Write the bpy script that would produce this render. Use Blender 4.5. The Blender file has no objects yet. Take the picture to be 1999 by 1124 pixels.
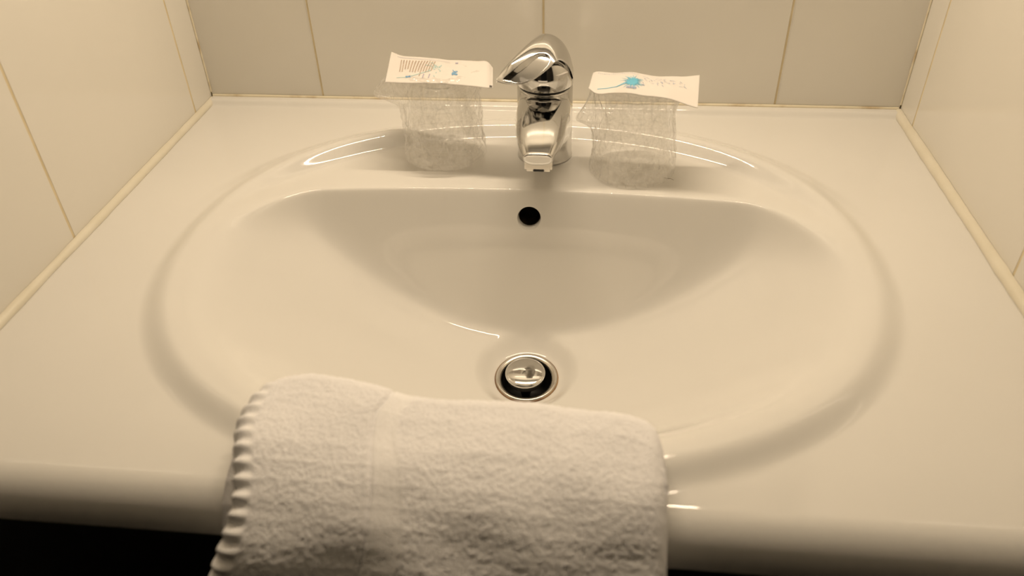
import bpy, math, random
import numpy as np
from mathutils import Vector, Matrix, noise

S = bpy.context.scene
COL = S.collection
Z0 = 0.85                      # height of the washbasin deck above the floor

# ------------------------------------------------------------------ camera
cd = bpy.data.cameras.new('camera')
cam = bpy.data.objects.new('camera', cd)
COL.objects.link(cam)
cr = Vector((0.99458189, 0.10105214, -0.02439956))
cu = Vector((-0.04201992, 0.60546967, 0.79475833))
cf = Vector((-0.09508522, 0.78942697, -0.60643537))
M = Matrix((cr, cu, -cf)).transposed().to_4x4()
M.translation = Vector((0.05884, -0.81680, 0.37194 + Z0))
cam.matrix_world = M
cd.sensor_width = 36.0
cd.lens = 36.0 * 1542.87 / 1999.0
cd.clip_start = 0.02
cd.dof.use_dof = True
cd.dof.focus_distance = 0.80
cd.dof.aperture_fstop = 5.6
S.camera = cam

# ------------------------------------------------------------------ world, light, exposure
w = bpy.data.worlds.new('world')
S.world = w
w.use_nodes = True
w.node_tree.nodes['Background'].inputs[0].default_value = (1.0, 0.82, 0.6, 1)
w.node_tree.nodes['Background'].inputs[1].default_value = 0.008

LAMP_C = (1.0, 0.81, 0.58)
ld = bpy.data.lights.new('mirror_lamp_light', 'AREA')
ld.shape = 'RECTANGLE'
ld.size = 0.46
ld.size_y = 0.014
ld.energy = 3.9
ld.color = LAMP_C
lo = bpy.data.objects.new('mirror_lamp_light', ld)
lo.location = (0.0, -0.115, Z0 + 0.645)
lo.rotation_euler = (math.radians(-22), 0, 0)
COL.objects.link(lo)

# upward light added at the wall lamp, brightening the ceiling that the chrome reflects
lu = bpy.data.lights.new('added_uplight', 'AREA')
lu.shape = 'RECTANGLE'; lu.size = 0.46; lu.size_y = 0.05; lu.energy = 4.2; lu.color = LAMP_C
luo = bpy.data.objects.new('added_uplight', lu)
luo.location = (0.0, -0.06, Z0 + 0.712); luo.rotation_euler = (math.radians(180 + 20), 0, 0)
COL.objects.link(luo)

# weak fill light added overhead, behind the camera, for ambient
l2 = bpy.data.lights.new('added_fill_light', 'AREA')
l2.shape = 'DISK'
l2.size = 0.35
l2.energy = 0.1
l2.color = LAMP_C
lo2 = bpy.data.objects.new('added_fill_light', l2)
lo2.location = (0.15, -0.95, 2.28)
COL.objects.link(lo2)

vs = S.view_settings
vs.view_transform = 'Standard'
vs.look = 'None'
vs.gamma = 1.0
vs.use_curve_mapping = False
vs.exposure = -0.28
S.cycles.transparent_max_bounces = 32
S.cycles.max_bounces = 10
S.cycles.diffuse_bounces = 5

# ------------------------------------------------------------------ helpers
def link(name, me, mat, parent=None, origin=(0, 0, 0), smooth=True):
    """verts of me are in deck coordinates (z=0 is the deck); origin is the object's own origin there"""
    ox = Vector(origin)
    me.transform(Matrix.Translation(-ox))
    if smooth:
        me.polygons.foreach_set('use_smooth', np.ones(len(me.polygons), dtype=bool))
    mats = mat if isinstance(mat, (list, tuple)) else [mat]
    for m in mats:
        me.materials.append(m)
    o = bpy.data.objects.new(name, me)
    COL.objects.link(o)
    if parent is not None:
        o.parent = parent
        pw = parent.get('_w')
        o.location = Vector(origin) - Vector(pw)
        o['_w'] = tuple(origin)
    else:
        o.location = ox + Vector((0, 0, Z0))
        o['_w'] = tuple(origin)
    return o

def empty(name, origin):
    o = bpy.data.objects.new(name, None)
    o.empty_display_size = 0.02
    COL.objects.link(o)
    o.location = Vector(origin) + Vector((0, 0, Z0))
    o['_w'] = tuple(origin)
    return o

def tag(o, label=None, cat=None, group=None, kind=None):
    if label: o['label'] = label
    if cat: o['category'] = cat
    if group: o['group'] = group
    if kind: o['kind'] = kind
    return o

def mesh_from(verts, faces, name='m'):
    me = bpy.data.meshes.new(name)
    me.from_pydata([tuple(map(float, v)) for v in verts], [], [tuple(map(int, f)) for f in faces])
    me.update()
    return me

def grid_mesh(P, closed_u=False, closed_v=False, cap=False, name='m', flip=False, keep=None):
    """P: array (n, m, 3); u along axis 0, v along axis 1"""
    n, m = P.shape[:2]
    V = P.reshape(-1, 3)
    nu = n if closed_u else n - 1
    nv = m if closed_v else m - 1
    I, J = np.meshgrid(np.arange(nu), np.arange(nv), indexing='ij')
    a = (I % n) * m + J % m
    b = ((I + 1) % n) * m + J % m
    c = ((I + 1) % n) * m + (J + 1) % m
    d = (I % n) * m + (J + 1) % m
    F = np.stack([a, b, c, d], -1)
    if flip: F = F[..., ::-1]
    F = F.reshape(-1, 4)
    if keep is not None:
        F = F[keep.reshape(-1)]
    faces = F.tolist()
    if cap:
        f0 = list(range(m)); f1 = list(range((n - 1) * m, n * m))
        faces.append(f0[::-1] if not flip else f0)
        faces.append(f1 if not flip else f1[::-1])
    return mesh_from(V, faces, name)

def join_meshes(lst):
    V = []; F = []
    for me in lst:
        k = len(V)
        V += [tuple(v.co) for v in me.vertices]
        F += [tuple(i + k for i in p.vertices) for p in me.polygons]
    return mesh_from(V, F)

def box_mesh(x0, x1, y0, y1, z0, z1, bev=0.0):
    import bmesh
    bm = bmesh.new()
    bmesh.ops.create_cube(bm, size=1)
    for v in bm.verts:
        v.co = Vector(((x0 + x1) / 2 + v.co.x * (x1 - x0), (y0 + y1) / 2 + v.co.y * (y1 - y0), (z0 + z1) / 2 + v.co.z * (z1 - z0)))
    if bev > 0:
        bmesh.ops.bevel(bm, geom=bm.edges[:], offset=bev, segments=2, affect='EDGES')
    me = bpy.data.meshes.new('m'); bm.to_mesh(me); bm.free()
    return me

def lathe(profile, cx=0, cy=0, n=96, close=False):
    """profile: list of (r, z)"""
    t = np.linspace(0, 2 * np.pi, n, endpoint=False)
    pr = np.array(profile, float)
    P = np.zeros((len(pr), n, 3))
    P[..., 0] = cx + pr[:, 0][:, None] * np.cos(t)
    P[..., 1] = cy + pr[:, 0][:, None] * np.sin(t)
    P[..., 2] = pr[:, 1][:, None]
    return grid_mesh(P, closed_v=True, closed_u=close, flip=True)

def sstep(a, b, x):
    t = np.clip((x - a) / (b - a), 0, 1)
    return t * t * (3 - 2 * t)
def smax(a, b, k): return 0.5 * (a + b + np.sqrt((a - b) ** 2 + k * k))
def smin(a, b, k): return -smax(-a, -b, k)

def interp(xs, pts):
    """smooth (monotone-ish) interpolation through pts [(x, y)...]"""
    px = np.array([q[0] for q in pts], float); py = np.array([q[1] for q in pts], float)
    xs = np.asarray(xs, float)
    m = np.gradient(py, px)
    i = np.clip(np.searchsorted(px, xs) - 1, 0, len(px) - 2)
    h = px[i + 1] - px[i]; t = np.clip((xs - px[i]) / h, 0, 1)
    return ((2*t**3 - 3*t**2 + 1) * py[i] + (t**3 - 2*t**2 + t) * h * m[i] + (-2*t**3 + 3*t**2) * py[i+1] + (t**3 - t**2) * h * m[i+1])

def un(px, py, z):
    """a point at height z seen at image position (px, py): used once, to read real positions off the photograph"""
    d = cf + cr * ((px - 999.5) / 1542.87) - cu * ((py - 562) / 1542.87)
    C_ = Vector((0.05884, -0.81680, 0.37194))
    return np.array(C_ + d * ((z - C_.z) / d.z))

def un_y(px, py, y):
    """a point at depth y seen at image position (px, py)"""
    d = cf + cr * ((px - 999.5) / 1542.87) - cu * ((py - 562) / 1542.87)
    C_ = Vector((0.05884, -0.81680, 0.37194))
    return np.array(C_ + d * ((y - C_.y) / d.y))

# ------------------------------------------------------------------ materials
def new_mat(name):
    m = bpy.data.materials.new(name); m.use_nodes = True
    return m, m.node_tree, m.node_tree.nodes['Principled BSDF']

def bump(nt, bsdf, scale, strength, dist=0.001, detail=3, kind='NOISE'):
    tc = nt.nodes.new('ShaderNodeTexCoord')
    n = nt.nodes.new('ShaderNodeTexNoise'); n.inputs['Scale'].default_value = scale; n.inputs['Detail'].default_value = detail
    b = nt.nodes.new('ShaderNodeBump'); b.inputs['Strength'].default_value = strength; b.inputs['Distance'].default_value = dist
    nt.links.new(tc.outputs['Object'], n.inputs['Vector'])
    nt.links.new(n.outputs['Fac'], b.inputs['Height'])
    nt.links.new(b.outputs['Normal'], bsdf.inputs['Normal'])
    return tc, n, b

def simple(name, col, rough, metal=0.0, ior=1.5, spec=None, bmp=None):
    m, nt, b = new_mat(name)
    b.inputs['Base Color'].default_value = (*col, 1)
    b.inputs['Roughness'].default_value = rough
    b.inputs['Metallic'].default_value = metal
    b.inputs['IOR'].default_value = ior
    if bmp: bump(nt, b, *bmp)
    return m

def noisy(name, c1, c2, scale, rough, bmp=None, lo=0.35, hi=0.65):
    m, nt, b = new_mat(name)
    tc = nt.nodes.new('ShaderNodeTexCoord')
    n = nt.nodes.new('ShaderNodeTexNoise'); n.inputs['Scale'].default_value = scale; n.inputs['Detail'].default_value = 4
    r = nt.nodes.new('ShaderNodeValToRGB')
    r.color_ramp.elements[0].position = lo; r.color_ramp.elements[0].color = (*c1, 1)
    r.color_ramp.elements[1].position = hi; r.color_ramp.elements[1].color = (*c2, 1)
    nt.links.new(tc.outputs['Object'], n.inputs['Vector'])
    nt.links.new(n.outputs['Fac'], r.inputs['Fac'])
    nt.links.new(r.outputs['Color'], b.inputs['Base Color'])
    b.inputs['Roughness'].default_value = rough
    if bmp: bump(nt, b, *bmp)
    return m

M_porcelain = noisy('glazed_porcelain', (0.765, 0.75, 0.72), (0.785, 0.77, 0.74), 6, 0.06)
M_tile = noisy('glazed_cream_tile', (0.77, 0.745, 0.69), (0.79, 0.765, 0.71), 5, 0.10, (14, 0.10, 0.002, 1))
M_grout = noisy('tile_grout', (0.66, 0.56, 0.36), (0.74, 0.64, 0.44), 60, 0.7)
M_sil = noisy('aged_silicone', (0.76, 0.71, 0.58), (0.80, 0.755, 0.64), 25, 0.35, (90, 0.25, 0.001, 3))
M_silback = noisy('mouldy_silicone', (0.50, 0.38, 0.22), (0.78, 0.71, 0.55), 30, 0.35, (90, 0.3, 0.001, 3), 0.30, 0.48)
M_chrome = simple('polished_chrome', (0.66, 0.65, 0.63), 0.07, 1.0, bmp=(60, 0.03, 0.0005, 2))
M_chrome2 = simple('worn_chrome', (0.56, 0.53, 0.48), 0.22, 1.0, bmp=(220, 0.05, 0.0005, 3))
M_gap = simple('gap_shade_and_gasket_black', (0.012, 0.011, 0.01), 0.5)  # plug gasket; also puts the shade of gap, slot and drain well into colour
M_hole = noisy('shaded_hole_brown', (0.012, 0.009, 0.005), (0.05, 0.035, 0.02), 70, 0.35)  # dark brown stands for the shade deep inside the overflow
M_stain = noisy('rust_stain', (0.16, 0.075, 0.03), (0.40, 0.25, 0.12), 55, 0.5)
M_black = simple('near_black_shade', (0.006, 0.0055, 0.005), 0.5)
M_floor = noisy('dark_floor_tile', (0.05, 0.045, 0.04), (0.07, 0.062, 0.055), 9, 0.4)
M_roomwall = simple('rear_wall_paint', (0.22, 0.2, 0.17), 0.6)
M_dark = simple('added_dark_opening', (0.01, 0.009, 0.008), 0.9)
M_ceil = simple('ceiling_paint', (0.80, 0.78, 0.74), 0.8)

# terry cloth
def terry(name, c, sc, st):
    m, nt, b = new_mat(name)
    b.inputs['Roughness'].default_value = 0.95
    b.inputs['Sheen Weight'].default_value = 0.15
    b.inputs['Sheen Roughness'].default_value = 0.6
    tc = nt.nodes.new('ShaderNodeTexCoord')
    v = nt.nodes.new('ShaderNodeTexVoronoi'); v.inputs['Scale'].default_value = sc
    n = nt.nodes.new('ShaderNodeTexNoise'); n.inputs['Scale'].default_value = sc * 0.85; n.inputs['Detail'].default_value = 5; n.inputs['Roughness'].default_value = 0.65
    n2 = nt.nodes.new('ShaderNodeTexNoise'); n2.inputs['Scale'].default_value = sc * 0.6; n2.inputs['Detail'].default_value = 2
    ad = nt.nodes.new('ShaderNodeMixRGB'); ad.inputs[0].default_value = 0.12; ad.blend_type = 'ADD'
    nt.links.new(tc.outputs['Object'], ad.inputs[1]); 
    nt.links.new(tc.outputs['Object'], n2.inputs['Vector'])
    mx = nt.nodes.new('ShaderNodeMath'); mx.operation = 'SUBTRACT'
    nt.links.new(tc.outputs['Object'], v.inputs['Vector']); nt.links.new(tc.outputs['Object'], n.inputs['Vector'])
    nt.links.new(n.outputs['Fac'], mx.inputs[0])
    ml = nt.nodes.new('ShaderNodeMath'); ml.operation = 'MULTIPLY'; ml.inputs[1].default_value = 0.45
    nt.links.new(v.outputs['Distance'], ml.inputs[0]); nt.links.new(ml.outputs[0], mx.inputs[1])
    bp = nt.nodes.new('ShaderNodeBump'); bp.inputs['Strength'].default_value = st; bp.inputs['Distance'].default_value = 0.0018
    nt.links.new(mx.outputs[0], bp.inputs['Height']); nt.links.new(bp.outputs['Normal'], b.inputs['Normal'])
    r = nt.nodes.new('ShaderNodeValToRGB')
    r.color_ramp.elements[0].position = 0.3; r.color_ramp.elements[0].color = (c[0]*0.93, c[1]*0.92, c[2]*0.91, 1)
    r.color_ramp.elements[1].position = 0.62; r.color_ramp.elements[1].color = (*c, 1)
    nt.links.new(n.outputs['Fac'], r.inputs['Fac']); nt.links.new(r.outputs['Color'], b.inputs['Base Color'])
    return m
M_terry = terry('white_terry_cloth', (0.96, 0.95, 0.97), 850, 0.5)
M_woven = terry('flat_woven_band', (0.95, 0.94, 0.95), 900, 0.3)

def film_mat(name, trans, tint, bump_scale, bump_st, gl_rough, milk, crease):
    m = bpy.data.materials.new(name); m.use_nodes = True
    nt = m.node_tree
    for n in list(nt.nodes): nt.nodes.remove(n)
    out = nt.nodes.new('ShaderNodeOutputMaterial')
    tr = nt.nodes.new('ShaderNodeBsdfTransparent'); tr.inputs[0].default_value = (*tint, 1)
    gl = nt.nodes.new('ShaderNodeBsdfGlossy'); gl.inputs['Roughness'].default_value = gl_rough; gl.inputs['Color'].default_value = (1, 1, 1, 1)
    df = nt.nodes.new('ShaderNodeBsdfDiffuse'); df.inputs[0].default_value = (0.97, 0.965, 0.96, 1)
    tl = nt.nodes.new('ShaderNodeBsdfTranslucent'); tl.inputs[0].default_value = (0.97, 0.965, 0.96, 1)
    dm = nt.nodes.new('ShaderNodeMixShader'); dm.inputs[0].default_value = 0.5
    nt.links.new(df.outputs[0], dm.inputs[1]); nt.links.new(tl.outputs[0], dm.inputs[2])
    lw = nt.nodes.new('ShaderNodeLayerWeight'); lw.inputs['Blend'].default_value = 0.25
    mr = nt.nodes.new('ShaderNodeMapRange'); mr.inputs['To Min'].default_value = 0.04; mr.inputs['To Max'].default_value = trans
    nt.links.new(lw.outputs['Facing'], mr.inputs['Value'])
    m1 = nt.nodes.new('ShaderNodeMixShader'); m1.inputs[0].default_value = milk
    tcc = nt.nodes.new('ShaderNodeTexCoord'); mp = nt.nodes.new('ShaderNodeMapping'); mp.inputs['Scale'].default_value = crease[0]
    nt.links.new(tcc.outputs['Object'], mp.inputs[0])
    nd_ = nt.nodes.new('ShaderNodeTexNoise'); nd_.inputs['Scale'].default_value = 45; nd_.inputs['Detail'].default_value = 2
    nt.links.new(tcc.outputs['Object'], nd_.inputs['Vector'])
    mxv = nt.nodes.new('ShaderNodeMixRGB'); mxv.blend_type = 'ADD'; mxv.inputs[0].default_value = crease[3]
    nt.links.new(mp.outputs[0], mxv.inputs[1]); nt.links.new(nd_.outputs['Color'], mxv.inputs[2])
    vo = nt.nodes.new('ShaderNodeTexVoronoi'); vo.feature = 'DISTANCE_TO_EDGE'; vo.inputs['Scale'].default_value = 1.0
    nt.links.new(mxv.outputs[0], vo.inputs['Vector'])
    cm = nt.nodes.new('ShaderNodeMapRange'); cm.inputs['From Min'].default_value = 0.0; cm.inputs['From Max'].default_value = crease[2]
    cm.inputs['To Min'].default_value = crease[1]; cm.inputs['To Max'].default_value = milk
    nt.links.new(vo.outputs['Distance'], cm.inputs['Value']); nt.links.new(cm.outputs[0], m1.inputs[0])

    nt.links.new(tr.outputs[0], m1.inputs[1]); nt.links.new(dm.outputs[0], m1.inputs[2])
    m2 = nt.nodes.new('ShaderNodeMixShader')
    nt.links.new(mr.outputs[0], m2.inputs[0]); nt.links.new(m1.outputs[0], m2.inputs[1]); nt.links.new(gl.outputs[0], m2.inputs[2])
    nt.links.new(m2.outputs[0], out.inputs[0])
    tc = nt.nodes.new('ShaderNodeTexCoord')
    n = nt.nodes.new('ShaderNodeTexNoise'); n.inputs['Scale'].default_value = bump_scale; n.inputs['Detail'].default_value = 3
    n.inputs['Distortion'].default_value = 0.8
    b = nt.nodes.new('ShaderNodeBump'); b.inputs['Strength'].default_value = bump_st; b.inputs['Distance'].default_value = 0.003
    nt.links.new(tc.outputs['Object'], n.inputs['Vector']); nt.links.new(n.outputs['Fac'], b.inputs['Height'])
    for q in (gl, df, lw): nt.links.new(b.outputs['Normal'], q.inputs['Normal'])
    return m
M_cup = film_mat('clear_plastic_cup', 0.38, (0.99, 0.988, 0.98), 30, 0.05, 0.06, 0.03, ((3, 3, 420), 0.12, 0.22, 0.0))
M_film = film_mat('crinkled_clear_film', 0.5, (1.0, 0.998, 0.995), 85, 1.0, 0.10, 0.07, ((95, 95, 42), 0.27, 0.09, 3.0))
M_paper = simple('white_paper', (0.84, 0.80, 0.76), 0.55, bmp=(120, 0.1, 0.0006, 2))
_nt = M_paper.node_tree
_tl = _nt.nodes.new('ShaderNodeBsdfTranslucent'); _tl.inputs[0].default_value = (0.9, 0.87, 0.83, 1)
_mx = _nt.nodes.new('ShaderNodeMixShader'); _mx.inputs[0].default_value = 0.12
_nt.links.new(_nt.nodes['Principled BSDF'].outputs[0], _mx.inputs[1]); _nt.links.new(_tl.outputs[0], _mx.inputs[2])
_nt.links.new(_mx.outputs[0], _nt.nodes['Material Output'].inputs[0])
M_cyan = simple('cyan_ink', (0.16, 0.52, 0.72), 0.6)
M_lilac = simple('lilac_ink', (0.42, 0.40, 0.52), 0.6)
M_tan = simple('tan_ink', (0.55, 0.44, 0.36), 0.6)
M_blue = simple('blue_ink', (0.12, 0.22, 0.50), 0.6)
M_dkink = simple('dark_grey_ink', (0.10, 0.09, 0.08), 0.6)
M_lamp = simple('lamp_housing', (0.6, 0.6, 0.6), 0.3)

# ------------------------------------------------------------------ setting: walls
def tiled_wall(name, axis, pos, facing, joints, lo_, hi_, zj, z_lo, z_hi):
    """a wall of bevelled tiles (slot 0) over a grout backing (slot 1)"""
    g = 0.0022
    import bmesh
    bm = bmesh.new()
    us = [lo_] + sorted(joints) + [hi_]
    zs = [z_lo] + sorted(zj) + [z_hi]
    def addbox(u0, u1, a, b, d0, d1, mi, bev):
        r = bmesh.ops.create_cube(bm, size=1)
        vs_ = r['verts']
        for v in vs_:
            u = (u0 + u1) / 2 + v.co.x * (u1 - u0)
            d = (d0 + d1) / 2 + v.co.y * (d1 - d0)
            z = (a + b) / 2 + v.co.z * (b - a)
            if axis == 'x': v.co = Vector((u, pos + d * facing, z))
            else: v.co = Vector((pos + d * facing, u, z))
        fs = list({f for v in vs_ for f in v.link_faces})
        for f in fs: f.material_index = mi
        if bev:
            es = list({e for v in vs_ for e in v.link_edges})
            bmesh.ops.bevel(bm, geom=es, offset=bev, segments=2, affect='EDGES', material=mi)
    addbox(lo_, hi_, z_lo, z_hi, -0.03, -0.00025, 1, 0)
    for i in range(len(us) - 1):
        for k in range(len(zs) - 1):
            addbox(us[i] + g / 2, us[i + 1] - g / 2, zs[k] + g / 2, zs[k + 1] - g / 2, -0.008, 0.0, 0, 0.0004)
    bmesh.ops.recalc_face_normals(bm, faces=bm.faces[:])
    me = bpy.data.meshes.new('m'); bm.to_mesh(me); bm.free()
    o = link(name, me, [M_tile, M_grout], smooth=False)
    tag(o, kind='structure')
    return o
ZJ = [-0.61, -0.28, 0.45, 0.78, 1.11]
ZJ = [-0.75, -0.40, -0.05 - 0.02, 0.28, 0.63, 0.98, 1.33]
tiled_wall('wall_back', 'x', 0.0, -1, [-0.2479, 0.0018, 0.2500], -0.3800, 0.3800, ZJ, -0.85, 1.5)
tiled_wall('wall_left', 'y', -0.38, 1, [-0.0450, -0.2942, -0.544], -0.60, 0.0, ZJ, -0.85, 1.5)
tiled_wall('wall_right', 'y', 0.38, -1, [-0.0424, -0.2984, -0.548], -0.60, 0.0, ZJ, -0.85, 1.5)
o = link('floor', box_mesh(-1.2, 1.2, -2.6, 0.05, -0.90, -0.85), M_floor, smooth=False); tag(o, kind='structure')
o = link('ceiling', box_mesh(-1.2, 1.2, -2.6, 0.05, 1.5, 1.55), M_ceil, smooth=False); tag(o, kind='structure')
# unseen rear wall; dark opening added so the chrome reflects something dark
rw = join_meshes([box_mesh(-1.2, -0.42, -2.25, -2.2, -0.85, 1.5), box_mesh(0.42, 1.2, -2.25, -2.2, -0.85, 1.5), box_mesh(-0.42, 0.42, -2.25, -2.2, 1.2, 1.5)])
o = link('wall_rear', rw, M_roomwall, smooth=False); tag(o, kind='structure')
for nm, x0, x1 in (('wall_return_left', -1.2, -0.411), ('wall_return_right', 0.411, 1.2)):
    o = link(nm, box_mesh(x0, x1, -0.60, -0.55, -0.85, 1.5), M_roomwall, smooth=False); tag(o, kind='structure')
for nm, x0, x1 in (('wall_side', -1.2, -1.15), ('wall_far_side', 1.15, 1.2)):
    o = link(nm, box_mesh(x0, x1, -2.2, -0.60, -0.85, 1.5), M_roomwall, smooth=False); tag(o, kind='structure')

# ------------------------------------------------------------------ washbasin
YC = -0.288
DY = -0.2820
A_IN, BF, BB = 0.258, 0.203, 0.172
D = 0.1455
def rho(x, y, a, b, n, yc=YC): return (np.abs(x / a) ** n + np.abs((y - yc) / b) ** n) ** (1 / n)
def deck_height(x, y):
    # ring around the oval
    n_o = np.where(y > -0.285, 2.12, 2.25)
    bo = np.where(y > -0.285, 0.231, 0.2365)
    ro = (np.abs(x / 0.2865) ** n_o + np.abs((y + 0.285) / bo) ** n_o) ** (1 / n_o)
    rad = np.sqrt(x * x + (y + 0.285) ** 2) / np.maximum(ro, 1e-6)
    s = (ro - 1) * rad                      # signed distance outside the ring line
    H = 0.0085
    back = sstep(-0.26, -0.10, y)
    out = sstep(0.011, -0.013, s)
    inn = sstep(-0.003, -0.022, s)
    bead = H * (out * (1 - back * inn * 1.42))
    # at the back the outer slope is long and shallow
    bead_b = H * sstep(0.026, -0.002, s) * (1 - inn * 1.42)
    z = bead * (1 - back) + bead_b * back
    # bowl
    by = np.where(y < YC, BF, BB)
    r = rho(x - 0.004, np.minimum(y, YC), A_IN, by, 2.2)
    ang = sstep(-0.05, 0.9, (y - YC) / np.maximum(r * 0.19, 1e-4))
    q = 1.95 + 0 * ang
    c2 = 0.015
    rq = ((np.minimum(r, 3.0) ** 2 + c2) ** (q / 2) - c2 ** (q / 2)) / ((1 + c2) ** (q / 2) - c2 ** (q / 2))
    zb = -D * (1 - rq) + H * (1 - back)
    # seat of the drain: a plane tipped towards the front
    rd = np.sqrt((x - 0.0055) ** 2 + ((y - DY) * 1.0) ** 2)
    kd2 = 1 - sstep(0.029, 0.050, rd)
    pl = -D + 0.0010 + 0.09 * (y - DY)
    zb = zb + 0.09 * (y - YC) * np.clip(1 - r * r, 0, 1) ** 2
    zw = -2.42 * (-0.180 - 0.32 * x * x - 17 * np.maximum(np.abs(x) - 0.19, 0) ** 2 - y)
    zin = smax(zb, zw, 0.010 + 0.030 * np.clip(np.abs(x) / 0.2, 0, 1))
    kr = 0.007 + 0.021 * (1 - sstep(-0.27, -0.20, y))
    z = smin(z, zin, kr * 0.55)
    z = z * (1 - kd2) + pl * kd2
    # upstand along the back wall
    z = z + 0.0055 * sstep(-0.0175, -0.0095, y)
    return z
# front lip: profile parameter v -> (y, z-offset)
nx = 460
yy = np.linspace(-0.0015, -0.527, 1200)
zz = deck_height(np.zeros_like(yy), yy)
sl = np.concatenate([[0], np.cumsum(np.hypot(np.diff(yy), np.diff(zz)))])
nd = 400
yv = np.interp(np.linspace(0, sl[-1], nd), sl, yy)
R_LIP = 0.0235
arc = np.linspace(0, math.pi / 2, 26)[1:]
lip = [(-0.527 - R_LIP * math.sin(t), -R_LIP + R_LIP * math.cos(t)) for t in arc]
lip += [(-0.5505, -0.0255), (-0.5503, -0.0282), (-0.549, -0.0305), (-0.546, -0.0315), (-0.540, -0.0315), (-0.529, -0.0315)]
xv = np.linspace(-0.3775, 0.3775, nx)
PX = np.zeros((nx, nd + len(lip), 2))
U, V = np.meshgrid(np.arange(nx), np.arange(nd), indexing='ij')
GX = xv[U].astype(float); GY = yv[V].astype(float)
# overflow hole and drain seat: warp the grid so that a square ring of cells becomes a round hole
def warp(cx, cy, rad, aspect):
    """aspect: ds/dy of the surface at the hole (arc length per unit y)"""
    global GX, GY
    i0 = int(np.argmin(np.abs(xv - cx))); j0 = int(np.argmin(np.abs(yv - cy)))
    dx = xv[1] - xv[0]
    k = int(round(rad / dx * 0.9)); K = k * 3
    for i in range(i0 - K, i0 + K + 1):
        for j in range(j0 - K, j0 + K + 1):
            du, dv = i - i0, j - j0
            L = max(abs(du), abs(dv)); e = math.hypot(du, dv)
            if L == 0: continue
            if L <= k: f = 1.0
            else: f = 1 - (L - k) / (K - k)
            f = f * f * (3 - 2 * f)
            rr = rad * L / k
            tx = cx + rr * du / e; ty = cy - rr * dv / e / aspect
            GX[i, j] = GX[i, j] * (1 - f) + tx * f
            GY[i, j] = GY[i, j] * (1 - f) + ty * f
    return i0, j0, k
def slope_at(y): 
    return float((deck_height(np.array([0.0]), np.array([y + 1e-4])) - deck_height(np.array([0.0]), np.array([y - 1e-4])))[0] / 2e-4)
OVX, OVY = 0.0015, -0.1908
OR_ = 0.0112
asp = math.sqrt(1 + slope_at(OVY) ** 2)
oi, oj, ok_ = warp(OVX, OVY, OR_, asp)
DX, DY, DR = 0.0055, -0.2820, 0.0286
di, dj, dk = warp(DX, DY, DR, 1.0)
GZ = deck_height(GX, GY)
DZ = -D + 0.0013
P = np.zeros((nx, nd + len(lip), 3))
P[:, :nd, 0] = GX; P[:, :nd, 1] = GY; P[:, :nd, 2] = GZ
zl = GZ[:, nd - 1]
for k, (ly, lz) in enumerate(lip):
    P[:, nd + k, 0] = xv; P[:, nd + k, 1] = ly; P[:, nd + k, 2] = lz + zl * (1 - (k + 1) / len(lip))
keep = np.ones((nx - 1, nd + len(lip) - 1), dtype=bool)
keep[oi - ok_:oi + ok_, oj - ok_:oj + ok_] = False
keep[di - dk:di + dk, dj - dk:dj + dk] = False
me_basin = grid_mesh(P, keep=keep, flip=True)
def ring_pts(i0, j0, k):
    r = []
    for a in range(-k, k): r.append((i0 + a, j0 - k))
    for a in range(-k, k): r.append((i0 + k, j0 + a))
    for a in range(k, -k, -1): r.append((i0 + a, j0 + k))
    for a in range(k, -k, -1): r.append((i0 - k, j0 + a))
    return np.array([P[i, j] for i, j in r])
oring = ring_pts(oi, oj, ok_)
dring = ring_pts(di, dj, dk)
# lip + tunnel of the overflow
tun = [oring]
cen = oring.mean(0)
for (dy, sc, dz) in ((0.0005, 0.985, -0.0002), (0.0015, 0.955, -0.0004), (0.0085, 0.95, -0.0006)):
    q = cen + (oring - cen) * sc; q[:, 1] = oring[:, 1] * 0 + (cen[1] + (oring[:, 1] - cen[1]) * sc) + dy; q[:, 2] += dz
    tun.append(q)
me_tun = grid_mesh(np.array(tun), closed_v=True)
sink = empty('washbasin', (0, -0.28, 0))
tag(sink, 'cream glazed washbasin with a wide oval bowl and raised rim, filling the tiled recess', 'sink')
ob = link('basin_top', me_basin, M_porcelain, sink, (0, -0.28, 0))
ot = link('overflow_rim', me_tun, M_porcelain, sink, (OVX, OVY, -0.024))
q0 = tun[-1]; tt = [q0]
for dy, sc in ((0.006, 1.0), (0.02, 0.98), (0.026, 0.6), (0.028, 0.02)):
    c = q0.mean(0); q = c + (q0 - c) * sc
    q[:, 1] += dy; q[:, 2] -= 0.006 * dy / 0.026
    tt.append(q)
oh = link('overflow_hole', grid_mesh(np.array(tt), closed_v=True), M_hole, sink, (OVX, OVY + 0.01, -0.024))
tag(oh, label='dark round overflow hole in the back slope of the bowl')

# drain: flange, well, plug
zt = DZ + 0.0010
dr = link('drain', lathe([(0.02926, zt - 0.0012), (0.02907, zt + 0.0003), (0.02831, zt + 0.0011), (0.02707, zt + 0.0011), (0.02517, zt + 0.0006),
                          (0.02356, zt - 0.0004), (0.02280, zt - 0.0025), (0.02251, zt - 0.010)], DX, DY), M_chrome2, sink, (DX, DY, DZ))
tag(dr, label='round chrome drain flange with a brown rusty edge')
well = link('drain_well', lathe([(0.02251, zt - 0.004), (0.02204, zt - 0.012), (0.02166, zt - 0.03), (0.00010, zt - 0.032)], DX, DY), M_gap, dr, (DX, DY, DZ))
st = link('rust_edge', lathe([(0.03002, zt - 0.0016), (0.02983, zt - 0.0004), (0.02916, zt + 0.0004), (0.02878, zt - 0.0004)], DX, DY), M_stain, dr, (DX, DY, DZ))
pz = zt + 0.0075
PXC, PYC = DX - 0.001, DY - 0.0005
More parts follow.
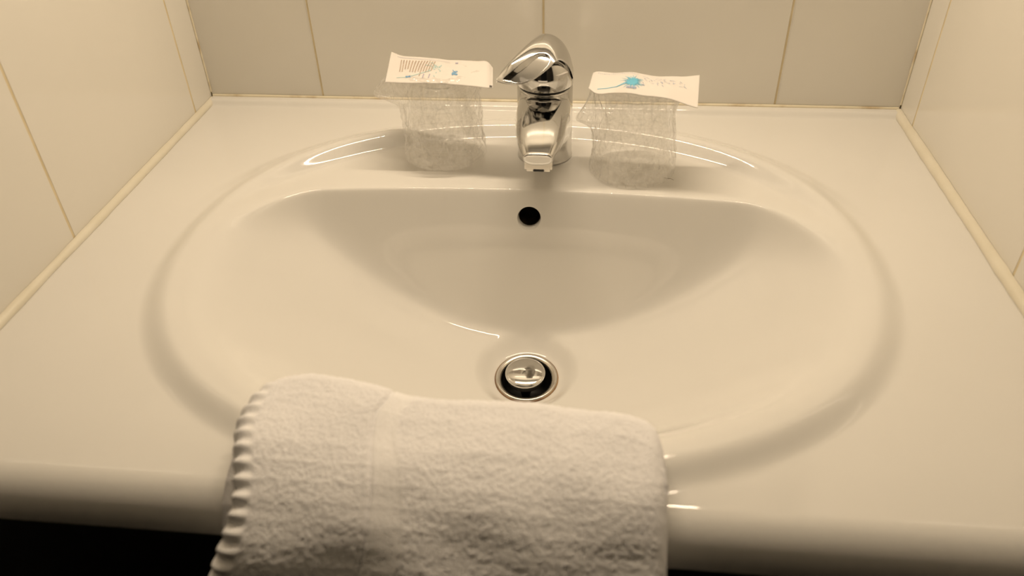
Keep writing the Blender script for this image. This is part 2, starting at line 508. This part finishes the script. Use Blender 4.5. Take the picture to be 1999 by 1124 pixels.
plug = link('plug', lathe([(0.00019, pz + 0.0021), (0.00570, pz + 0.0020), (0.01140, pz + 0.0015), (0.01568, pz + 0.0008), (0.01786, pz + 0.0001), (0.01862, pz - 0.0008),
                           (0.01871, pz - 0.0018), (0.01805, pz - 0.0022), (0.01663, pz - 0.0022)], PXC, PYC), M_chrome, dr, (DX, DY, DZ))
tag(plug, label='shiny domed pop-up plug')
gasket = link('plug_gasket', lathe([(0.01663, pz - 0.0020), (0.01615, pz - 0.006), (0.01710, pz - 0.0075), (0.01568, pz - 0.010), (0.00760, pz - 0.011), (0.00380, pz - 0.034)], PXC, PYC), M_gap, dr, (DX, DY, DZ))

tilt = Matrix.Rotation(math.atan(0.09), 4, 'X')
for o_ in (dr, well, st, plug, gasket):
    off = Vector(o_['_w']) - Vector((DX, DY, DZ))
    o_.data.transform(tilt)
# vanity below; the deep shadow there is put into its near-black colour
cab = empty('vanity_cabinet', (0, -0.3, -0.85))
tag(cab, 'near-black cabinet front in deep shadow below the front edge of the washbasin', 'cabinet')
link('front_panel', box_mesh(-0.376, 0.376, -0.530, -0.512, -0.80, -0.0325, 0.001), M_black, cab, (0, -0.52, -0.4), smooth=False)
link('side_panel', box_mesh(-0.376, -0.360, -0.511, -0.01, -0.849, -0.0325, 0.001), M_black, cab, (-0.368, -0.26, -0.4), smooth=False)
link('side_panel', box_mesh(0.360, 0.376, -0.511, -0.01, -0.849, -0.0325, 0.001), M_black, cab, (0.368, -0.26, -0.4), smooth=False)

# silicone beads along the walls
def bead(name, p0, p1, up, side, r, mat, seed):
    n = 160; m = 9
    P_ = np.zeros((n, m, 3)); p0 = np.array(p0); p1 = np.array(p1); up = np.array(up, float); side = np.array(side, float)
    for i in range(n):
        t = i / (n - 1); c = p0 + (p1 - p0) * t
        wv = 1 + 0.16 * noise.noise((t * 9 + seed, 0.3, seed)) + 0.07 * noise.noise((t * 40 + seed, 1.3, seed))
        for j in range(m):
            a = math.pi / 2 * j / (m - 1)
            # slightly concave-to-convex fillet between wall (up) and deck (side)
            k = 0.80 + 0.1 * math.sin(2 * a)
            P_[i, j] = c + up * r * wv * math.sin(a) * k + side * r * wv * 1.15 * math.cos(a) * k
    o_ = link(name, grid_mesh(P_), mat, None, tuple((p0 + p1) / 2))
    tag(o_, kind='structure')
    return o_
bead('trim_1', (-0.3798, -0.003, 0.0002), (-0.3798, -0.532, 0.0002), (0, 0, 1), (1, 0, 0), 0.0062, M_sil, 1.0)
bead('trim_2', (0.3798, -0.003, 0.0002), (0.3798, -0.532, 0.0002), (0, 0, 1), (-1, 0, 0), 0.0075, M_sil, 5.0)
bead('trim_3', (-0.378, -0.0003, 0.0052), (0.378, -0.0003, 0.0052), (0, 0, 1), (0, -1, 0), 0.0028, M_silback, 9.0)
bead('trim_4', (-0.3798, -0.0003, 0.010), (-0.3798, -0.0003, 0.28), (1, 0, 0), (0, -1, 0), 0.0018, M_silback, 13.0)
bead('trim_5', (0.3798, -0.0003, 0.010), (0.3798, -0.0003, 0.28), (-1, 0, 0), (0, -1, 0), 0.0018, M_silback, 17.0)

# lamp fixture above the mirror line (out of frame, it is what lights the basin)
lamp = empty('wall_lamp', (0, 0, 0.66))
tag(lamp, 'long slim lamp fixed to the back wall above the washbasin', 'lamp')
link('lamp_body', box_mesh(-0.25, 0.25, -0.11, -0.002, 0.652, 0.70, 0.006), M_lamp, lamp, (0, -0.05, 0.67), smooth=False)

# ------------------------------------------------------------------ faucet
FX, FY = 0.0105, -0.104
fz = float(deck_height(np.array([FX]), np.array([FY - 0.02]))[0])
fau = empty('faucet', (FX, FY, 0))
tag(fau, 'chrome single-lever mixer tap standing between the two wrapped cups', 'faucet')
link('base_column', lathe([(0.0270, fz + 0.0004), (0.0272, fz + 0.0012), (0.0268, fz + 0.0022), (0.0266, fz + 0.004), (0.0266, 0.030), (0.0265, 0.068), (0.0258, 0.0693), (0.020, 0.0695)], FX, FY), M_chrome, fau, (FX, FY, 0))
link('joint_ring', lathe([(0.0235, 0.0685), (0.0245, 0.0690), (0.0245, 0.0715), (0.0235, 0.0716)], FX, FY), M_gap, fau, (FX, FY, 0))
# spout: loft of superelliptic sections along -y
ns, nr = 70, 72
secs = []
SXC = 0.0105
for i in range(ns):
    t = i / (ns - 1)
    y = FY - 0.004 - t * 0.0975
    ztop = interp([t], [(0, 0.0683), (0.2, 0.0680), (0.5, 0.0655), (0.8, 0.0575), (0.93, 0.0528), (1, 0.0500)])[0]
    zbot = interp([t], [(0, 0.008), (0.25, 0.014), (0.5, 0.030), (0.75, 0.0375), (0.9, 0.0385), (1, 0.0385)])[0]
    wid = interp([t], [(0, 0.0262), (0.25, 0.0262), (0.45, 0.0242), (0.65, 0.0222), (0.85, 0.0178), (0.95, 0.0146), (1, 0.0130)])[0]
    sx = SXC + 0.0008 * t
    row = []
    zc = (ztop + zbot) / 2; hz = (ztop - zbot) / 2
    for k in range(nr):
        a = 2 * math.pi * k / nr
        ca, sa = math.cos(a), math.sin(a)
        n_ = 3.0
        X = math.copysign(abs(ca) ** (2 / n_), ca) * wid
        Z = math.copysign(abs(sa) ** (2 / n_), sa) * hz
        if Z < 0: X *= 1 - 0.22 * (Z / hz) ** 2
        row.append((sx + X, y, zc + Z))
    secs.append(row)
last = np.array(secs[-1]); c = last.mean(0)
for sc, dy in ((0.985, -0.0007), (0.94, -0.0012), (0.85, -0.0014), (0.5, -0.0015), (0.01, -0.0015)):
    q = c + (last - c) * sc; q[:, 1] += dy; secs.append([tuple(v) for v in q])
link('spout', grid_mesh(np.array(secs), closed_v=True, flip=True), M_chrome, fau, (FX, FY, 0))
ay = FY - 0.0880
aer = link('aerator', box_mesh(-0.0010, 0.0235, ay - 0.0115, ay + 0.0115, 0.0300, 0.0420, 0.0020), M_chrome2, fau, (0.0112, ay, 0.035), smooth=False)
link('aerator_slot', box_mesh(0.0065, 0.0170, ay - 0.0121, ay - 0.0100, 0.0310, 0.0335, 0.0006), M_gap, aer, (0.0112, ay, 0.035), smooth=False)
# neck under the lever
link('neck', lathe([(0.020, 0.0712), (0.0258, 0.0714), (0.0266, 0.0722), (0.0267, 0.080), (0.0259, 0.088), (0.0235, 0.095), (0.0185, 0.101), (0.0130, 0.105), (0.007, 0.1075), (0.0005, 0.108)], FX, FY), M_chrome, fau, (FX, FY, 0.07))
# lever: a domed lid drawn out into a flat beak; stations run from the beak round to the back of the dome
LV = [((969, 154, -.148), (970, 157, -.149)), ((980, 139, -.144), (985, 161, -.153)), ((1000, 117, -.137), (1012, 163, -.154)),
      ((1030, 88, -.122), (1042, 153, -.150)), ((1050, 74, -.113), (1068, 134, -.143)), ((1068, 67, -.106), (1088, 116, -.135)),
      ((1085, 71, -.103), (1102, 119, -.126)), ((1100, 84, -.101), (1112, 131, -.119)), ((1112, 106, -.100), (1118, 147, -.113)), ((1119, 132, -.101), (1120, 157, -.108))]
T_ = np.array([un_y(*t) for t, f in LV]); F_k = np.array([un_y(*f) for t, f in LV])
nt_, nw = 260, 181
P_t = np.zeros((nt_, nw, 3)); P_b = np.zeros((nt_, 61, 3))
idx = list(range(len(LV)))
for i in range(nt_):
    st_ = 9 * (i / (nt_ - 1))
    T1 = np.array([interp([st_], list(zip(idx, T_[:, k])))[0] for k in range(3)])
    F1 = np.array([interp([st_], list(zip(idx, F_k[:, k])))[0] for k in range(3)])
    B1 = np.array([2 * T1[0] - F1[0], 2 * T1[1] - F1[1], F1[2] - 0.002])
    Cc = (F1 + B1) / 2
    for j in range(nw):
        f = -1 + 2 * j / (nw - 1)                # 1 = front edge, 0 = ridge, -1 = back edge
        ang = math.pi / 2 * f
        sn, cs = math.sin(ang), math.cos(ang)
        up = (1 - (sn * sn + 0.004) ** 0.72 + 0.004 ** 0.72) if abs(sn) < 0.9999 else 0.0
        base = Cc + (F1 - Cc) * sn if f >= 0 else Cc + (B1 - Cc) * (-sn)
        p3 = base + (T1 - Cc) * max(0.0, up)
        if f > 0:
            e = ((st_ - 2.65) / 1.75) ** 2 + ((f - 0.60) / 0.30) ** 2
            if e < 1:
                ed_ = 0.06 if st_ > 3.6 else 0.06 + 0.5 * min(1, (3.6 - st_))
                dep = 0.0030 * min(1.0, (1 - e) / ed_)
                p3 = p3 + np.array([0.25, 0.62, -0.74]) * dep
        P_t[i, j] = p3
    for j in range(61):
        t = j / 60
        q = B1 + (F1 - B1) * t
        q = q + np.array([0, 0, 0.003]) * math.sin(math.pi * t) * min(1, st_)
        P_b[i, j] = q - np.array([0, 0, 0.0012])
lever_rows = np.concatenate([P_t, P_b[:, ::-1]], axis=1)
link('lever', grid_mesh(lever_rows, closed_v=True, cap=True), M_chrome, fau, (FX, FY, 0.09))

# ------------------------------------------------------------------ wrapped cups
def hash_noise(x, y, z): return noise.noise((x, y, z))
def cup_mesh(cx, cy, zb, h=0.076, r0=0.0365, r1=0.0262):
    prof = [(r0 + 0.0012, zb + 0.0004), (r0 + 0.0018, zb + 0.0012), (r0 + 0.0012, zb + 0.0024), (r0, zb + 0.003)]
    n = 44
    for i in range(n + 1):
        t = i / n
        r = r0 + (r1 - r0) * t
        if 0.42 < t < 0.95: r += 0.00045 * math.sin(t * 2 * math.pi * 16)
        prof.append((r, zb + 0.003 + (h - 0.005) * t))
    prof += [(r1 - 0.0008, zb + h), (r1 - 0.004, zb + h), (r1 - 0.005, zb + h - 0.002), (r1 - 0.009, zb + h - 0.0022), (0.0003, zb + h - 0.0022)]
    return lathe(prof, cx, cy, 80)

def film_mesh(cx, cy, zb, seed, tail, h=0.0815):
    """loose bag of film round the cup, gathered flat under the paper header; tail = (angle, length, drop)"""
    n, m = 90, 220
    P_ = np.zeros((n, m, 3))
    ta, tl, td, tz = tail
    for i in range(n):
        t = i / (n - 1)
        z = zb + 0.0006 + h * t
        rb = 0.0395 + (0.0300 - 0.0395) * t
        flare = sstep(0.72, 1.0, np.array(t)) * 0.010
        for j in range(m):
            a = 2 * math.pi * j / m
            ca, sa = math.cos(a), math.sin(a)
            f = 0.0034 * hash_noise(ca * 2.2 + seed, sa * 2.2, t * 2.0) + 0.0022 * hash_noise(ca * 6 + seed, sa * 6, t * 5 + 3)
            f += 0.0018 * hash_noise(ca * 14 + seed, sa * 14, t * 12 + 3)
            f += 0.0016 * abs(math.sin(a * 7 + 3 * t + seed)) * t
            f += 0.0016 * abs(hash_noise(ca * 11 + seed, sa * 11, t * 1.6))
            f *= min(1, t * 6 + 0.15)
            r = rb + f + 0.0012
            x = ca * (r + flare * 1.0); y = sa * (r - flare * 0.9)
            # tail of spare film
            da = (a - ta + math.pi) % (2 * math.pi) - math.pi
            g = math.exp(-(da / 0.42) ** 2) * math.exp(-((t - tz) / 0.16) ** 2)
            x += math.cos(ta) * tl * g; y += math.sin(ta) * tl * g
            zz_ = z - td * g
            P_[i, j] = (cx + x, cy + y, zz_)
    # close the top loosely
    top = P_[-1]; c = top.mean(0); rows = [P_[k] for k in range(n)]
    for sc, dz in ((0.8, 0.0015), (0.55, 0.0), (0.3, -0.001), (0.02, 0.0)):
        q = c + (top - c) * sc; q[:, 2] += dz
        for j in range(m): q[j, 2] += 0.0012 * hash_noise(q[j, 0] * 160, q[j, 1] * 160, seed)
        rows.append(q)
    return grid_mesh(np.array(rows), closed_v=True, flip=True)

class Paper:
    def __init__(s, cols):
        # cols: (u, back xyz, front xyz)
        s.u = [c[0] for c in cols]; s.b = np.array([c[1] for c in cols]); s.f = np.array([c[2] for c in cols])
    def at(s, u, v, lift=0.0):
        b = np.array([interp([u], list(zip(s.u, s.b[:, k])))[0] for k in range(3)])
        f = np.array([interp([u], list(zip(s.u, s.f[:, k])))[0] for k in range(3)])
        p_ = b + (f - b) * v
        p_[2] += 0.0022 * math.sin(math.pi * v) * math.sin(math.pi * min(1, max(0, u))) + 0.0006 * hash_noise(u * 7, v * 3, s.u[0] + s.b[0][0] * 50) + lift
        return p_
    def sheet(s, n=90, m=28):
        P_ = np.array([[s.at(i / (n - 1), j / (m - 1)) for j in range(m)] for i in range(n)])
        Q = P_.copy(); Q[..., 2] -= 0.0006
        ring = np.concatenate([P_, Q[:, ::-1]], axis=1)
        return grid_mesh(ring, closed_v=True, cap=True, flip=False)
    def marks(s, strokes, lift=0.0003):
        """strokes: (u0, v0, u1, v1, width0, width1) thin quads following the paper"""
        V_ = []; F_ = []
        L_ = 0.105; Wd = 0.06
        for (u0, v0, u1, v1, w0, w1) in strokes:
            dx, dy = (u1 - u0) * L_, (v1 - v0) * Wd
            l = math.hypot(dx, dy) or 1e-6
            nxx, nyy = -dy / l / L_, dx / l / Wd
            segs = max(1, int(l / 0.006))
            base = len(V_)
            for k in range(segs + 1):
                t = k / segs; uu = u0 + (u1 - u0) * t; vv = v0 + (v1 - v0) * t; ww = w0 + (w1 - w0) * t
                V_.append(s.at(uu + nxx * ww / 2, vv + nyy * ww / 2, lift)); V_.append(s.at(uu - nxx * ww / 2, vv - nyy * ww / 2, lift))
            for k in range(segs):
                b_ = base + 2 * k
                F_.append((b_, b_ + 1, b_ + 3, b_ + 2))
        return mesh_from(V_, F_)

ZP = 0.086
def cols_from(px_cols, zs):
    out = []
    for (u, xt, yt, xb, yb), (zb_, zf_) in zip(px_cols, zs):
        out.append((u, un(xt, yt, zb_), un(xb, yb, zf_)))
    return out

def wrapped_cup(cx, cy, seed, tail, cols, label, printer):
    zb = max(float(deck_height(np.array([cx + 0.044 * math.cos(k)]), np.array([cy + 0.044 * math.sin(k)]))[0]) for k in np.linspace(0, 6.28, 25)) + 0.0002
    t = empty('wrapped_cup', (cx, cy, zb))
    tag(t, label, 'cup', 'two film-wrapped plastic cups upside down behind the bowl')
    link('cup', cup_mesh(cx, cy, zb), M_cup, t, (cx, cy, zb))
    link('film_wrapper', film_mesh(cx, cy, zb, seed, tail), M_film, t, (cx, cy, zb))
    pp = Paper(cols)
    hd = link('paper_header', pp.sheet(), M_paper, t, (cx, cy, ZP))
    tag(hd, label='white printed paper strip lying across the top')
    printer(pp, hd, (cx, cy, ZP))
    return t

def print_left(pp, hd, org):
    rnd = random.Random(4)
    txt = []
    for k in range(13):                      # a block of tiny lines of small print, running across the strip
        u = 0.135 + k * 0.0232
        v = 0.20; vend = rnd.uniform(0.60, 0.80) if k not in (2, 3) else 0.55
        du = -0.030 * 0.5
        while v < vend:
            l = rnd.uniform(0.02, 0.055)
            uu = u + du * (v - 0.2) * 1.6
            txt.append((uu, v, uu - 0.001, min(v + l, vend), 0.0011, 0.0011))
            v += l + 0.014
    link('small_print', pp.marks(txt), M_tan, hd, org)
    li = [(0.09 + 0.013 * k, 0.10 + 0.0007 * k, 0.098 + 0.013 * k, 0.10 + 0.0007 * k, 0.0008, 0.0008) for k in range(10)]
    li += [(0.22, 0.115, 0.55, 0.16, 0.0004, 0.0004)]
    link('purple_print', pp.marks([(0.605, 0.20, 0.630, 0.20, 0.0035, 0.0035)]), M_lilac, hd, org)
    for k in (0.345, 0.40):
        link('lilac_word_print', pp.marks([(k, 0.72, k - 0.004, 0.86, 0.0010, 0.0008)]), M_lilac, hd, org)
    link('heading_print', pp.marks(li), M_lilac, hd, org)
    cy_ = [(0.10, 0.86, 0.20, 0.84, 0.0006, 0.0009), (0.20, 0.84, 0.30, 0.72, 0.0006, 0.0008), (0.30, 0.72, 0.40, 0.60, 0.0007, 0.0012)]
    for k in range(34):
        a = rnd.uniform(0, 2 * math.pi); r = abs(rnd.gauss(0, 1))
        u = 0.435 + 0.045 * r * math.cos(a); v = 0.47 + 0.13 * r * math.sin(a)
        cy_.append((u, v, u + rnd.uniform(-.012, .016), v + rnd.uniform(-.06, .06), 0.0005, 0.0009))
    link('splash_print', pp.marks(cy_), simple('pale_cyan_ink', (0.42, 0.66, 0.68), 0.6), hd, org)
    bl = []
    for k in range(9):
        u = 0.600 + 0.009 * (k % 5); v = 0.52 + 0.07 * (k // 5) + rnd.uniform(0, .05)
        bl.append((u, v, u + 0.004, v + rnd.uniform(0.04, .12), 0.0007, 0.0009))
    bl += [(0.595, 0.67, 0.645, 0.68, 0.003, 0.003)]
    link('blue_print', pp.marks([(0.19, 0.80, 0.20, 0.85, 0.002, 0.002), (0.20, 0.82, 0.215, 0.82, 0.0012, 0.0012), (0.215, 0.79, 0.225, 0.84, 0.002, 0.0015)]), simple('deep_blue_ink', (0.16, 0.32, 0.55), 0.6), hd, org)
    link('blue_logo_print', pp.marks(bl), simple('mid_blue_ink', (0.18, 0.38, 0.60), 0.6), hd, org)
    dk = [(0.975, 0.90, 0.975, 0.985, 0.0016, 0.0016), (0.989, 0.90, 0.989, 0.985, 0.0010, 0.0010)]
    link('corner_mark', pp.marks(dk), M_dkink, hd, org)

def print_right(pp, hd, org):
    rnd = random.Random(9)
    cy_ = []
    pts = [(0.085, 0.85), (0.16, 0.82), (0.24, 0.76), (0.31, 0.66), (0.36, 0.60)]
    for i in range(4): cy_.append((*pts[i], *pts[i + 1], 0.0009 + 0.0002 * i, 0.0011 + 0.0003 * i))
    for k in range(14):                      # the solid blot
        v = 0.42 + 0.020 * k
        half = 0.046 * math.sqrt(max(0.03, 1 - ((k - 6.5) / 7.2) ** 2)) * rnd.uniform(0.75, 1.15)
        cc = 0.395 - 0.002 * k
        cy_.append((cc - half, v, cc + half, v + 0.01, 0.0016, 0.0016))
    for k in range(46):                      # rays
        a = 2 * math.pi * k / 46 + rnd.uniform(-.05, .05)
        r0, r1 = 0.6, rnd.uniform(1.1, 2.1)
        cy_.append((0.38 + 0.058 * r0 * math.cos(a), 0.55 + 0.16 * r0 * math.sin(a), 0.38 + 0.058 * r1 * math.cos(a), 0.55 + 0.16 * r1 * math.sin(a), 0.0009, 0.0003))
    link('splash_print', pp.marks(cy_), M_cyan, hd, org)
    li = []
    for k in range(46):                      # drops flying off to the right
        f = rnd.random()
        u = 0.46 + 0.42 * f; v = 0.35 + rnd.uniform(-0.18, 0.24) * (1.1 - 0.5 * f)
        l = rnd.uniform(0.004, 0.03)
        li.append((u, v, u + l, v + rnd.uniform(-.03, .08), 0.0005, 0.0004))
    for k in range(22):                      # row of pale lettering along the back edge
        u = 0.08 + k * 0.0155
        li.append((u, 0.12, u + 0.009, 0.12 + rnd.uniform(-.03, .03), 0.0006, 0.0006))
    for k in range(7):                       # small word under the splash
        u = 0.345 + k * 0.0125
        li.append((u, 0.76, u, 0.84, 0.0009, 0.0009)); li.append((u, 0.80, u + 0.007, 0.80, 0.0006, 0.0006))
    link('drops_print', pp.marks(li, 0.00045), simple('blue_grey_ink', (0.36, 0.42, 0.58), 0.6), hd, org)

colsL = cols_from([(0.0, 764, 101, 752, 160), (0.12, 782, 108, 778, 161), (0.33, 835, 112, 820, 162), (0.55, 880, 117, 868, 163), (0.8, 930, 119, 925, 168), (0.95, 955, 123, 952, 171), (1.0, 962, 132, 962, 172)],
                  [(0.090, 0.086), (0.0885, 0.086), (0.087, 0.0855), (0.0865, 0.0855), (0.0865, 0.086), (0.086, 0.0855), (0.083, 0.0835)])
colsR = cols_from([(0.0, 1158, 142, 1149, 172), (0.06, 1165, 140, 1160, 180), (0.2, 1200, 142, 1192, 182), (0.35, 1235, 141, 1222, 181), (0.5, 1262, 146, 1258, 186), (0.7, 1300, 149, 1298, 191), (0.85, 1332, 149, 1328, 199), (1.0, 1366, 146, 1362, 210)],
                  [(0.084, 0.088), (0.085, 0.089), (0.086, 0.089), (0.088, 0.087), (0.0865, 0.086), (0.086, 0.086), (0.087, 0.084), (0.089, 0.082)])
wrapped_cup(-0.0872, -0.1195, 1.7, (2.95, 0.034, 0.012, 0.80), colsL,
            'film-wrapped plastic cup left of the tap, its paper strip covered in small print', print_left)
wrapped_cup(0.0960, -0.1335, 6.3, (2.85, 0.020, 0.012, 0.68), colsR,
            'film-wrapped plastic cup right of the tap, its paper strip showing a cyan splash', print_right)
# stray hair lying on the deck by the right cup
hp = [un(x, y, 0.0008) for x, y in ((1296, 347), (1303, 349), (1309, 349), (1315, 352))]
hr = []
for i in range(13):
    t = i / 12 * 3; k = min(2, int(t)); c_ = hp[k] + (hp[k + 1] - hp[k]) * (t - k)
    hr.append([(c_[0], c_[1] + 0.0002 * math.cos(q), c_[2] + 0.0003 + 0.0002 * math.sin(q)) for q in np.linspace(0, 2 * math.pi, 6, endpoint=False)])
ho = link('stray_hair', grid_mesh(np.array(hr), closed_v=True, cap=True, flip=True), simple('brown_hair', (0.12, 0.07, 0.03), 0.5), None, tuple(hp[0]))
tag(ho, 'short brown stray hair lying beside the foot of the right cup', 'hair')

# ------------------------------------------------------------------ towel
def towel_xy(u):
    pass
nu, nvp = 300, 0
back = [(-0.1500, -0.5060), (-0.1475, -0.4960), (-0.1420, -0.4840), (-0.1330, -0.4750), (-0.1180, -0.4680), (-0.0950, -0.4705), (-0.0700, -0.4770), (-0.0528, -0.4808), (-0.0144, -0.4834), (0.0168, -0.4840), (0.0628, -0.4868), (0.0860, -0.4895), (0.0980, -0.4950), (0.1040, -0.5030), (0.1072, -0.5180)]
# outer path measured from the back edge: list of (dy from back edge or absolute, z)
def path_for(yb):
    pts = []
    T = 0.0285
    r = 0.0115
    # underside of the fold, resting on the rim
    pts.append((yb - 0.014, 0.0105)); pts.append((yb - 0.006, 0.0100))
    for k in range(0, 9):
        a = -math.pi / 2 + math.pi * (k + 0.5) / 9
        pts.append((yb - r + r * math.cos(a), 0.0100 + 0.0092 + 0.0092 * math.sin(a)))
    pts.append((yb - 0.024, T + 0.0006)); pts.append((min(-0.506, yb - 0.026), T + 0.0004))
    cy_, cz_, R_ = -0.5120, -0.0580, 0.0868
    for k in range(1, 13):
        a = math.pi / 2 + (math.pi / 2) * k / 12
        if cy_ + R_ * math.cos(a) > pts[-1][0] - 0.004: continue
        pts.append((cy_ + R_ * math.cos(a), cz_ + R_ * math.sin(a)))
    for z in (-0.10, -0.16, -0.22, -0.27): pts.append((-0.5988 + 0.02 * (-0.058 - z), z))
    return pts
def resample(pts, n):
    a = np.array(pts); d = np.concatenate([[0], np.cumsum(np.hypot(*np.diff(a, axis=0).T))])
    s = np.linspace(0, d[-1], n)
    return np.stack([np.interp(s, d, a[:, 0]), np.interp(s, d, a[:, 1])], 1), s
nvp = 420
XL, XR = -0.1485, 0.1072
us = np.linspace(0, 1, nu)
TP = np.zeros((nu, nvp, 3)); SS = np.zeros((nu, nvp))
for i, u in enumerate(us):
    x = XL + (XR - XL) * u
    yb = interp([x], back)[0] + 0.007
    pp_, s = resample(path_for(yb), nvp)
    TP[i, :, 0] = x; TP[i, :, 1] = pp_[:, 0]; TP[i, :, 2] = pp_[:, 1]
    SS[i] = s
# side edges are rolled: the first and last columns run round a half circle
rl, rr = 0.0092, 0.0105
NE = 26
drop = np.zeros((nu, nvp))
xcol = np.linspace(XL + rl, XR - rr, nu - 2 * NE)
for i in range(nu):
    if i < NE:
        th = math.radians(-45 + 135 * i / NE); x = XL + rl - rl * math.cos(th); dr_ = rl * (1 - math.sin(th))
    elif i >= nu - NE:
        th = math.radians(-45 + 135 * (nu - 1 - i) / NE); x = XR - rr + rr * math.cos(th); dr_ = rr * (1 - math.sin(th))
    else:
        x = xcol[i - NE]; dr_ = 0
    us[i] = (x - XL) / (XR - XL)
    yb = interp([x], back)[0] + 0.007
    pp_, s = resample(path_for(yb), nvp)
    TP[i, :, 0] = x; TP[i, :, 1] = pp_[:, 0]; TP[i, :, 2] = pp_[:, 1]
    SS[i] = s; drop[i] = dr_
uu = us[:, None]
# normals of the section
dP = np.gradient(TP, axis=1); nrm = np.stack([np.zeros_like(dP[..., 0]), -dP[..., 2], dP[..., 1]], -1)
nrm /= np.linalg.norm(nrm, axis=-1, keepdims=True) + 1e-9
nrm = -nrm
ok_s = SS > 0.02
TP -= nrm * (drop * sstep(0.006, 0.034, SS))[..., None]
# the left edge leans out to the left going forward / down as in the photograph, the right stays plumb
hang = sstep(-0.03, -0.27, TP[..., 2])
TP[..., 0] += (1 - uu) * (0.013 * sstep(-0.50, -0.56, TP[..., 1]) - 0.012 * sstep(0.012, -0.03, TP[..., 2]) * (TP[..., 1] < -0.53) - 0.02 * hang * (TP[..., 1] < -0.53))
# broad softness, terry lumps, seam groove and woven band, ribbed hem
seam_u = 0.352 - 0.02 * sstep(-0.48, -0.50, TP[..., 1]) - 0.0 * uu
band_w = 0.055 + 0.03 * sstep(-0.50, -0.58, TP[..., 1])
H_ = np.zeros((nu, nvp))
for i in range(nu):
    for j in range(nvp):
        x, y, z = TP[i, j]
        n1 = noise.noise((x * 22, y * 22 + z * 22, 3.1)) * 0.0032
        n2 = noise.noise((x * 260, y * 260, z * 260)) * 0.00028
        n3 = noise.noise((x * 560, y * 560, z * 560)) * 0.00045
        u = us[i]; d = u - seam_u[i, j]
        bw = band_w[i, j] + 0.014 * noise.noise((1.7, y * 30, z * 30))
        inb = 1.0 if 0 < d < bw else 0.0
        edge = min(abs(d), abs(d - bw)) / 0.01
        k = 0.35 if inb else 1.0
        h = n1 + (n2 + n3) * k - 0.0005 * inb * min(1, edge)
        h -= 0.0016 * math.exp(-(d / 0.0042) ** 2)
        if u < 0.055:                        # ribbed hem along the left edge
            f = (1 - u / 0.055) ** 0.5
            h = n1 + (n2 + n3) * (1 - f) * 0.6 + 0.0021 * f * math.sin((SS[i, -1] - SS[i, j]) * 2 * math.pi / 0.0100) - 0.0006 * f
        H_[i, j] = h
# gentle sag between seam and left part
TP += nrm * (H_ * sstep(0.004, 0.02, SS))[..., None]
# give it thickness: an inner skin following the deck, lip and apron
inner_pts = [(None, None)]
IN = np.zeros((nu, nvp, 3))
for i in range(nu):
    x0 = TP[i, 0, 0]
    yb = interp([XL + (XR - XL) * us[i]], back)[0] + 0.007
    pin = [(-0.5555, -0.275), (-0.5555, -0.12), (-0.5552, -0.03), (-0.5528, -0.016), (-0.546, -0.004), (-0.535, 0.0045), (-0.520, 0.0095), (min(yb - 0.03, -0.515), 0.0108), (yb - 0.016, 0.0108)]
    q, s = resample(pin, nvp)
    IN[i, :, 1] = q[:, 0]; IN[i, :, 2] = q[:, 1]
    fx = np.interp(np.linspace(0, 1, nvp), [0, 1], [TP[i, -1, 0], TP[i, 0, 0]])
    IN[i, :, 0] = fx + (0.006 * np.sin(np.linspace(0, math.pi, nvp))) * (1 if us[i] < 0.5 else -1) * max(0, 1 - min(us[i], 1 - us[i]) / 0.05)
ALL = np.concatenate([TP, IN], axis=1)
tw = empty('towel', (-0.02, -0.52, 0.0))
tag(tw, 'thick white terry towel folded over the front edge of the washbasin', 'towel')
# the towel body, woven band faces take the flatter cloth
me_t = grid_mesh(ALL, closed_v=True, flip=True)
def cap_strip(i, fl_):
    a = TP[i]; b = IN[i, ::-1]
    rows = np.array([a + (b - a) * t for t in np.linspace(0, 1, 8)])
    return grid_mesh(rows, flip=fl_)
n_main = len(me_t.polygons)
me_t = join_meshes([me_t, cap_strip(0, False), cap_strip(nu - 1, True)])
import bmesh
bm = bmesh.new(); bm.from_mesh(me_t); bmesh.ops.remove_doubles(bm, verts=bm.verts[:], dist=1e-6); bmesh.ops.recalc_face_normals(bm, faces=bm.faces[:]); bm.to_mesh(me_t); bm.free()
mi = np.zeros(len(me_t.polygons), dtype=np.int32)
mvp = ALL.shape[1]
for i in range(nu - 1):
    for j in range(nvp - 1):
        d = us[i] - seam_u[i, j]
        if 0 < d < band_w[i, j] or us[i] < 0.05: mi[i * mvp + j] = 1
body = link('towel_body', me_t, [M_terry, M_woven], tw, (-0.02, -0.52, 0.0))
me_t.polygons.foreach_set('material_index', mi)

# drop the helper property
for o_ in S.objects:
    if '_w' in o_: del o_['_w']
